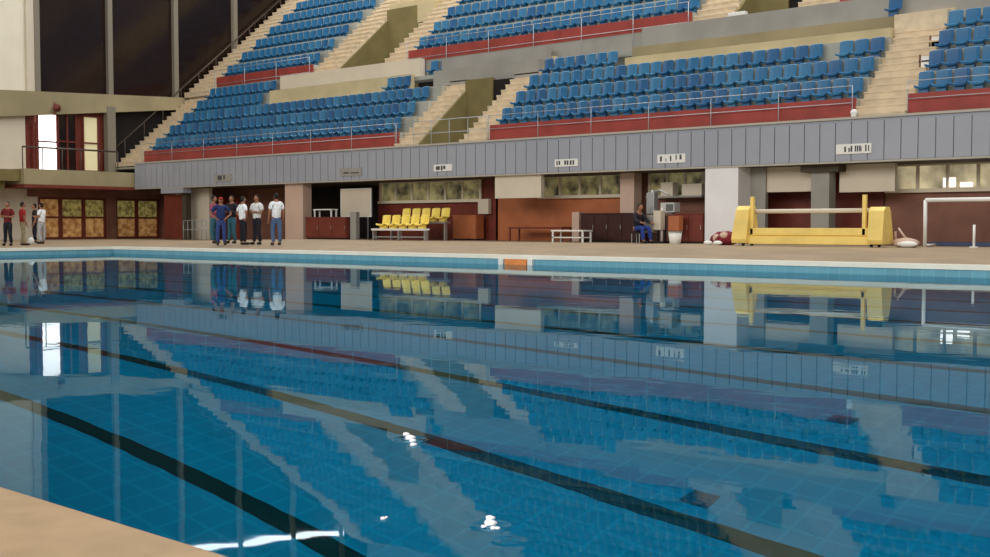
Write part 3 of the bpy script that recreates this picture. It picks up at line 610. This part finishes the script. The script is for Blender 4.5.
# ------------------------------------------------------------------ people
SKIN = mat('skin', (150, 104, 80), 0.6); LIP = mat('lips', (118, 62, 56), 0.6); HAIR = mat('dark_hair', (24, 18, 16), 0.7)
def skinmesh(verts, edges, rad, sub=1, name='m'):
    me = bpy.data.meshes.new(name); me.from_pydata([Vector(v) for v in verts], edges, []); o = bpy.data.objects.new(name, me); COL.objects.link(o)
    md = o.modifiers.new('s', 'SKIN'); md.use_smooth_shade = True
    sv = me.skin_vertices[0].data
    for i, r in enumerate(rad): sv[i].radius = (r if isinstance(r, tuple) else (r, r)); sv[i].use_root = (i == 0)
    if sub: s = o.modifiers.new('u', 'SUBSURF'); s.levels = sub; s.render_levels = sub
    dg = bpy.context.evaluated_depsgraph_get(); dg.update(); out = bpy.data.meshes.new_from_object(o.evaluated_get(dg)); bpy.data.objects.remove(o); bpy.data.meshes.remove(me)
    return out
def person(label, px, Y, rz, height, top, legs, shoe='black', pose='down', hair=HAIR, sleeves='short', sit=False, x=None, cap=None, z=None, belly=1.0):
    X = at_y(px, 230, Y)[0] if x is None else x
    bk = 1.13
    t = thing('person', label, 'person', (X, Y, deck_z(Y, X) if z is None else z), rz); s = height / 1.75
    V = lambda a, b, c: Vector((a * s, b * s, c * s))
    if sit:
        hz = .48; pel = V(0, .12, hz); hip = [V(q * .1, .08, hz) for q in (-1, 1)]; knee = [V(q * .14, -.36, .52) for q in (-1, 1)]; ank = [V(q * .15, -.42, .09) for q in (-1, 1)]; toe = [V(q * .16, -.6, .04) for q in (-1, 1)]
    else:
        hz = .93; spread = .09; pel = V(0, 0, hz); hip = [V(q * .095, 0, .88) for q in (-1, 1)]; st = .05 if pose != 'hips' else 0
        knee = [V(q * .11, -.02 - st * q, .48) for q in (-1, 1)]; ank = [V(q * .12, .01 + st * q * .4, .085) for q in (-1, 1)]; toe = [V(q * .14, -.15 + st * q * .4, .035) for q in (-1, 1)]
    lean = -.12 if sit else 0
    up = lambda a, b, c: V(a, b + (.12 if sit else 0) + lean * (c - .93) / .5, c - .93 + hz)
    chest, neckb, neck, head = up(0, .01, 1.25), up(0, .01, 1.43), up(0, 0, 1.52), up(0, -.02, 1.63)
    waist = up(0, 0, 1.08); sh = [up(q * .185, .01, 1.39) for q in (-1, 1)]
    P = {'down': ((.24, .02, 1.12), (.25, -.07, .87), (.25, -.09, .79)), 'crossed': ((.25, -.03, 1.13), (.04, -.22, 1.15), (-.05, -.22, 1.17)), 'hips': ((.38, .06, 1.14), (.19, -.05, 1.0), (.15, -.10, .97)), 'bent': ((.25, -.02, 1.13), (.17, -.26, 1.16), (.13, -.32, 1.20)), 'reach': ((.24, -.18, 1.2), (.2, -.42, 1.14), (.19, -.5, 1.13))}[pose]
    arms = [[up(q * a, b, c) for a, b, c in P] for q in (-1, 1)]
    vs = [pel, waist, chest, neckb, neck, head]; es = [(0, 1), (1, 2), (2, 3), (3, 4), (4, 5)]; rd = [(.10 * s, .08 * s), (.11 * s * belly, .085 * s * belly), (.15 * s, .10 * s), (.08 * s, .07 * s), .052 * s, .06 * s]
    for i in (0, 1):
        b = len(vs); vs += [hip[i], knee[i], ank[i], toe[i]]; es += [(0, b), (b, b + 1), (b + 1, b + 2), (b + 2, b + 3)]; rd += [.085 * s, .056 * s, .038 * s, .035 * s]
        b = len(vs); vs += [sh[i]] + arms[i][:2] + [arms[i][2]]; es += [(3, b), (b, b + 1), (b + 1, b + 2), (b + 2, b + 3)]; rd += [.058 * s, .042 * s, .028 * s, (.034 * s, .02 * s)]
    rd = [tuple(v * 1.06 for v in r) if isinstance(r, tuple) else r * 1.06 for r in rd]
    body = skinmesh(vs, es, rd, 1, 'body')
    bm = bmesh.new(); bm.from_mesh(body); bpy.data.meshes.remove(body)
    def face(p, q):                                   # jaw, nose, brow
        q = q.copy()
        if p.z < -.2: q.x *= 1 + .35 * (p.z + .2); q.y *= 1 + .15 * (p.z + .2)
        if p.y < -.85 and -.35 < p.z < .15: q.y -= .014 * s
        return q
    ball(bm, head, .075 * s, .095 * s, .118 * s, 18, 14, face)
    for q in (-1, 1): ball(bm, head + V(q * .078, .01, -.01), .012 * s, .022 * s, .032 * s, 8, 6)
    tube(bm, [head + V(0, -.088, .01), head + V(0, -.112, -.025)], .008 * s, 6, .015 * s)
    for i in (0, 1):                                   # fingers and thumb
        d = (arms[i][2] - arms[i][1]).normalized(); side = d.cross(Vector((0, 0, 1)) if abs(d.z) < .8 else Vector((0, 1, 0))).normalized(); nn = d.cross(side)
        for k, L in enumerate((.065, .078, .072, .055)):
            b0 = arms[i][2] + side * (k - 1.5) * .019 * s + d * .02 * s; m1 = b0 + d * L * .55 * s + nn * .008 * s; m2 = m1 + d * L * .4 * s + nn * .022 * s
            tube(bm, [b0, m1, m2], .0095 * s, 5, .007 * s)
        b0 = arms[i][2] + side * -.03 * s; tube(bm, [b0, b0 + d * .03 * s - side * .028 * s, b0 + d * .06 * s - side * .03 * s], .011 * s, 5, .008 * s)
    obj('body', bm, SKIN, t, True)
    # shirt
    vs = [pel + V(0, 0, -.09), waist, chest, neckb]; es = [(0, 1), (1, 2), (2, 3)]; rd = [(.158 * s, .138 * s), (.15 * s * belly, .12 * s * belly), (.17 * s, .125 * s), (.085 * s, .08 * s)]
    for i in (0, 1):
        b = len(vs); a2 = arms[i][0] if sleeves == 'long' else sh[i].lerp(arms[i][0], .75); vs += [sh[i], a2]; es += [(3, b), (b, b + 1)]; rd += [.075 * s, .062 * s]
        if sleeves == 'long': vs.append(arms[i][1]); es.append((b + 1, b + 2)); rd.append(.042 * s)
    o = bpy.data.objects.new('shirt', skinmesh(vs, es, [tuple(v * bk for v in r) if isinstance(r, tuple) else r * bk for r in rd], 1, 'shirt')); COL.objects.link(o); o.parent = t; o.data.materials.clear(); o.data.materials.append(top)
    vs = [pel + V(0, 0, .09), pel + V(0, 0, .02)]; es = [(0, 1)]; rd = [(.118 * s, .105 * s), (.135 * s, .112 * s)]
    for i in (0, 1):
        b = len(vs); hl = hip[i].lerp(knee[i], .16 if not sit else .1); vs += [hl, knee[i], ank[i] + V(0, 0, .01)]; es += [(1, b), (b, b + 1), (b + 1, b + 2)]; rd += [.088 * s, .070 * s, .060 * s]
    o = bpy.data.objects.new('trousers', skinmesh(vs, es, [tuple(v * bk for v in r) if isinstance(r, tuple) else r * bk for r in rd], 1, 'trousers')); COL.objects.link(o); o.parent = t; o.data.materials.clear(); o.data.materials.append(legs)
    for i in (0, 1):
        bm = bmesh.new(); c_ = (ank[i] + toe[i]) / 2; ball(bm, (c_.x, c_.y - .01, .05 * s), .052 * s, .14 * s, .05 * s, 12, 8, lambda p, q: Vector((q.x, q.y, max(q.z, -.049 * s)))); obj('shoe', bm, M[shoe], t, True)
    bm = bmesh.new()
    ball(bm, head + V(0, .018, .022), .083 * s, .098 * s, .112 * s, 18, 12, lambda p, q: q if not (p.y < -.35 and p.z < .45) else Vector((q.x * .86, q.y * .55, q.z * .8)))
    obj('hair', bm, hair, t, True)
    bm = bmesh.new()
    for q in (-1, 1): ball(bm, head + V(q * .028, -.086, .018), .011 * s, .008 * s, .007 * s, 8, 6)
    obj('eyes', bm, M['black'], t, True)
    bm = bmesh.new(); ball(bm, head + V(0, -.09, -.052), .022 * s, .008 * s, .006 * s, 8, 6); obj('mouth', bm, LIP, t, True)
    if cap:
        bm = bmesh.new(); ball(bm, head + V(0, .01, .06), .09 * s, .105 * s, .075 * s, 14, 8, lambda p, q: Vector((q.x, q.y, max(q.z, -.01)))); box(bm, head.x - .06 * s, head.x + .06 * s, head.y - .17 * s, head.y - .07 * s, head.z + .05 * s, head.z + .062 * s); obj('cap', bm, cap, t, True)
    return t
def cl(n, c): return mat(n, c, .85, .15, 12)
J, Kk, W_ = cl('jeans', (74, 96, 130)), cl('black_trousers', (28, 26, 34)), cl('white_cotton', (228, 230, 232))
R_, DR, PP, NV, TN = cl('red_cotton', (150, 38, 36)), cl('dark_red_cotton', (104, 30, 32)), cl('mauve_cotton', (140, 72, 96)), cl('navy_cotton', (34, 48, 92)), cl('tan_trousers', (150, 138, 110))
TL, BJ, LG, DK = cl('teal_trousers', (46, 92, 106)), cl('blue_jeans', (48, 66, 120)), cl('light_grey_trousers', (170, 170, 172)), cl('dark_top', (34, 30, 38))
person('person in a mauve top and teal trousers at the left of the group', 214, 25.6, math.radians(120), 1.78, PP, TL, pose='bent', sleeves='long')
person('person in a navy top and red cap in the group', 221, 24.7, math.radians(60), 1.72, NV, BJ, pose='hips', cap=R_)
person('person in a black top seen between the navy and white shirts', 232, 25.8, math.radians(20), 1.78, DK, TL, pose='crossed', sleeves='long')
person('person in white shirt, black trousers, back turned, in the middle of the group', 243, 24.9, math.radians(170), 1.72, W_, Kk, pose='hips', belly=1.1)
person('person in pale shirt with folded arms, second from right of the group', 257, 25.2, math.radians(15), 1.76, cl('pale_shirt', (208, 208, 206)), Kk, pose='crossed')
person('person in a white shirt and blue jeans at the right of the group', 276.5, 25.0, math.radians(-110), 1.80, W_, J, pose='down')
Lx = -44.0
for px, X_, rz, hh, tp, lg, pose, lab in ((8, -43.0, 40, 1.74, DR, Kk, 'crossed', 'person in a dark red top and black trousers, leftmost by the glass doors'), (23, -43.4, 170, 1.74, R_, TN, 'down', 'person in a red shirt and tan trousers with back turned near the glass doors'), (42, -45.0, -60, 1.72, W_, LG, 'bent', 'person in a white top and light trousers in front of the glass doors'), (35, -46.5, -20, 1.68, DK, Kk, 'down', 'person in dark clothes standing half behind the white top by the doors')):
    q = at_x(px, 235, X_); person(lab, px, q[1], math.radians(rz), hh, tp, lg, pose=pose, x=X_)
q = at_x(31, 243, -44.0); bm = bmesh.new(); ball(bm, (0, 0, .16), .17, .12, .16, 12, 8, lambda p, q: Vector((q.x, q.y, max(q.z, -.15)))); o = tag(obj('bag', bm, M['white'], smooth=True), 'small white bag on the deck between the people at the left', 'bag'); o.location = (-44.0, q[1], .25)
# seated person with stool
Y = 32.0; X_ = at_y(639, 240, Y)[0]; zb = deck_z(Y)
person('person in a dark top and blue trousers sitting beside the silver stand', 639, Y, math.radians(70), 1.78, DK, cl('royal_trousers', (36, 58, 128)), pose='reach', sleeves='long', sit=True, z=zb)
t = thing('stool', 'low dark stool under the seated person', 'stool', (X_ - .05, Y + .02, zb)); obj('seat', B((-.18, .18, -.18, .18, .33, .37)), M['black'], t)
for a in (-1, 1):
    for b in (-1, 1): obj('leg', B((a * .15 - .015, a * .15 + .015, b * .15 - .015, b * .15 + .015, 0, .33)), M['silver'], t)

# ------------------------------------------------------------------ left end of the hall
def lw(px, py, X=WX): q = at_x(px, py, X); return q[1], q[2]
YM = [lw(p, 50)[0] for p in (35, 108, 177, 238)]; dM = YM[1] - YM[0]
zbt, zbb = 7.7, 6.9
struct('wall_left', B((WX - .3, WX, YM[0], 52, zbt, 26)), M['glassd'], 'dark glazed upper wall at the left end of the hall')
struct('wall_left', B((WX - .25, WX + .05, 5, YM[0] - .55, 7.4, 26)), M['blind'], 'cream blind filling the upper wall at the far left')
bm = bmesh.new()
for k in range(-1, 6): y = YM[0] + dM * k; box(bm, WX, WX + .25, y - .14, y + .14, zbt if k < 3 else zbt, 26)
struct('trim_6', bm, M['mull'], 'grey vertical mullions of the dark glazed wall')
struct('trim_7', B((WX, WX + .2, YM[0] - .55, YM[0] - .14, zbt, 26)), M['cream2'], 'pale jamb left of the first mullion')
def slab_x(name, X0, X1, pts, m, l):        # long slab along the end wall, its front edges fitted to the photograph
    a = [at_x(px, py, X1) for px, py in pts]; c4 = [(a[0], a[1]), (a[2], a[3])]
    def zz(e, y): (p, q) = c4[e]; return p[2] + (q[2] - p[2]) * (y - p[1]) / (q[1] - p[1])
    return zz
zf = slab_x('beam', WX, WX + .35, ((0, 89.6), (172, 97.2), (0, 116.5), (112, 112.3)), 'olive2', '')
bm = bmesh.new(); ya, yb2 = 5, 40
vs = [bm.verts.new((x, y, zf(e, y))) for x in (WX - .2, WX + .35) for y in (ya, yb2) for e in (1, 0)]
for f in ((0, 1, 3, 2), (4, 6, 7, 5), (0, 4, 5, 1), (2, 3, 7, 6), (1, 5, 7, 3), (0, 2, 6, 4)): bm.faces.new([vs[i] for i in f])
struct('wall_left', bm, M['olive2'], 'stone coloured beam across the left end wall')
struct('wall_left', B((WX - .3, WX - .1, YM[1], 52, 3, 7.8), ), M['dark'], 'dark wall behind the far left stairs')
struct('wall_left', B((WX - .2, WX, 5, lw(26, 150)[0] - .02, .3, 7.45)), M['cream2'], 'cream wall at the far left below the beam')
# balcony slab and what stands on it
BXF = -52.0
ys, ye = lw(24, 180, BXF)[0], FY + .3
struct('balcony', B((WX, BXF, ys, ye, 3.05, 3.8)), M['olive2'], 'stone coloured balcony slab at the left end of the hall')
struct('trim_8', B((WX, BXF + .02, ys - .02, ye, 2.9, 3.05)), M['redd'], 'dark edge under the balcony slab')
struct('wall_left', B((WX, BXF - .3, 18, ys, 3.2, 3.75), (WX, BXF - .9, 18, ys - .5, 2.75, 3.2)), M['olive'], 'stepped olive soffit at the far left')
# balcony windows
def lwin(name, px0, px1, py0, py1, m, l, fm='frred', th=.08, X=WX, bars=0, cross=True):
    y0, y1 = lw(px0, 150, X)[0], lw(px1, 150, X)[0]; pm = (px0 + px1) / 2; z1, z0 = lw(pm, py0, X)[1], lw(pm, py1, X)[1]
    r = struct(name, B((X - .06, X, y0, y1, z0, z1)), M[m], l); bm = bmesh.new()
    for y in [y0 + (y1 - y0) * i / (bars + 1) for i in range(bars + 2)]: box(bm, X, X + .08, y - th / 2, y + th / 2, z0, z1)
    for z in ([z0, z1 - th] + ([(z0 + z1) / 2] if cross else [])): box(bm, X, X + .07, y0, y1, z, z + th)
    obj('window_frame', bm, M[fm], r); return r
struct('wall_left', B((WX - .35, WX - .1, ys, YM[1], 3.8, 7.6)), M['redd'], 'dark red wall behind the balcony windows')
lwin('window_1', 37.5, 57, 113, 172, 'lit', 'bright sunlit window on the balcony', bars=0)
lwin('window_2', 58, 76, 113, 172, 'glassd', 'dark window beside the bright one on the balcony', bars=1)
lwin('window_8', 83, 98, 116, 172, 'lit2', 'narrow warm lit window on the balcony', bars=0)
bm = bmesh.new(); y0, y1 = lw(29, 150)[0], lw(37, 150)[0]
box(bm, WX, WX + .12, y0 + .16, y0 + .28, 3.8, 6.3); box(bm, WX, WX + .12, y1 - .12, y1, 3.8, 6.3)
for k in range(7): box(bm, WX + .02, WX + .1, y0 + .1, y1, 3.9 + k * .36, 4.0 + k * .36)
o = tag(obj('lattice_screen', bm, M['frred']), 'narrow red lattice screen left of the bright balcony window', 'screen')
y0, y1 = lw(104, 150)[0], lw(112, 150)[0]; struct('pillar', B((WX, WX + .4, y0, y1, 3.8, 7.4)), M['mull'], 'grey brown pillar at the right end of the balcony windows')
railing2 = thing('balcony_rail', 'thin dark handrail along the balcony', 'railing', (BXF - .1, ys, 3.8)); L = ye - ys - 1.2
bm = bmesh.new(); tube(bm, [(0, 0, 1.05), (0, L, 1.05)], .05, 6); obj('rail', bm, M['steel'], railing2, True)
for k in range(6): bm = bmesh.new(); tube(bm, [(0, L * k / 5, 0), (0, L * k / 5, 1.05)], .03, 6); obj('post', bm, M['steel'], railing2, True)
y, z = lw(56, 107, WX + .5); t = thing('loudspeaker', 'small dark red loudspeaker on the beam above the bright window', 'speaker', (WX + .35, y, z - .1))
bm = bmesh.new(); tube(bm, [(0, 0, 0), (.25, 0, .05)], .06, 10, .22); obj('horn', bm, M['frred'], t, True); obj('bracket', B((0, .05, -.04, .04, -.25, .35)), M['brown'], t)
# ground floor glass doors
struct('wall_left', B((WX - .3, WX - .1, lw(26, 200)[0], 38, .3, 3.05)), M['brown'], 'brown wall around the glass doors')
struct('wall_left', B((WX - .1, WX + .09, lw(25, 200)[0], lw(37, 200)[0], .3, 3.05)), M['cream2'], 'cream jamb left of the glass doors')
def gdoor(px0, px1, m, l, num):
    y0, y1 = lw(px0, 220)[0], lw(px1, 220)[0]; z0, z1 = .36, 2.5; r = struct('door_%d' % num, B((WX - .05, WX, y0, y1, z0, z1 - .0)), M[m], l); bm = bmesh.new(); zc = (z0 + z1) / 2
    for y in (y0, y1 - .1): box(bm, WX, WX + .08, y, y + .1, z0, z1)
    for z in (z0, zc, z1 - .1): box(bm, WX, WX + .07, y0, y1, z, z + .1)
    obj('door_frame', bm, M['frred'], r); obj('upper_pane', B((WX, WX + .02, y0 + .1, y1 - .1, zc + .1, z1 - .1)), M['paneG' if m == 'pane2' and px0 > 55 else 'pane2'], r)
for i, (p0, p1) in enumerate(((38, 60), (60, 83), (83, 105), (115, 136), (136, 158))): gdoor(p0, p1, 'pane2', 'red framed glass door leaf, %s from the left' % ['first', 'second', 'third', 'fourth', 'fifth'][i], 5 + i)
struct('pillar', B((WX - .05, WX + .2, lw(105.5, 220)[0], lw(114.5, 220)[0], .3, 3.05)), M['brown'], 'brown pier between the two pairs of glass doors')
struct('trim_9', B((WX - .05, WX + .1, lw(26, 200)[0], lw(160, 200)[0], 2.52, 2.95)), M['brown'], 'brown beam over the glass doors')
t = thing('barrier_rail', 'low grey railing in front of the cream panel left of the group', 'railing', (bx(183, 207, 32.5)[0], 32.5, deck_z(32.5, -47))); L = 2.6
for z in (.95, .5): bm = bmesh.new(); tube(bm, [(0, 0, z), (L, 0, z)], .025, 6); obj('rail', bm, M['rail'], t, True)
for k in range(8): bm = bmesh.new(); tube(bm, [(L * k / 7, 0, 0), (L * k / 7, 0, .95)], .02, 6); obj('post', bm, M['rail'], t, True)

# clerestory strip of bright glass high on the left end wall (seen mirrored in the near water)
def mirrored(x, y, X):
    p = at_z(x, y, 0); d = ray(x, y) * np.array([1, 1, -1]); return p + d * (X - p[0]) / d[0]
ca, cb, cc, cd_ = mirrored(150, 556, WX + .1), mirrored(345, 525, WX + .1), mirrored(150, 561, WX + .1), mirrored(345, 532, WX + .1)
bm = bmesh.new()
vs = [bm.verts.new((x, p[1], p[2])) for x in (WX - .2, WX + .1) for p in (ca, cb, cd_, cc)]
for f in ((0, 1, 2, 3), (4, 5, 6, 7), (0, 1, 5, 4), (1, 2, 6, 5), (2, 3, 7, 6), (3, 0, 4, 7)): bm.faces.new([vs[i] for i in f])
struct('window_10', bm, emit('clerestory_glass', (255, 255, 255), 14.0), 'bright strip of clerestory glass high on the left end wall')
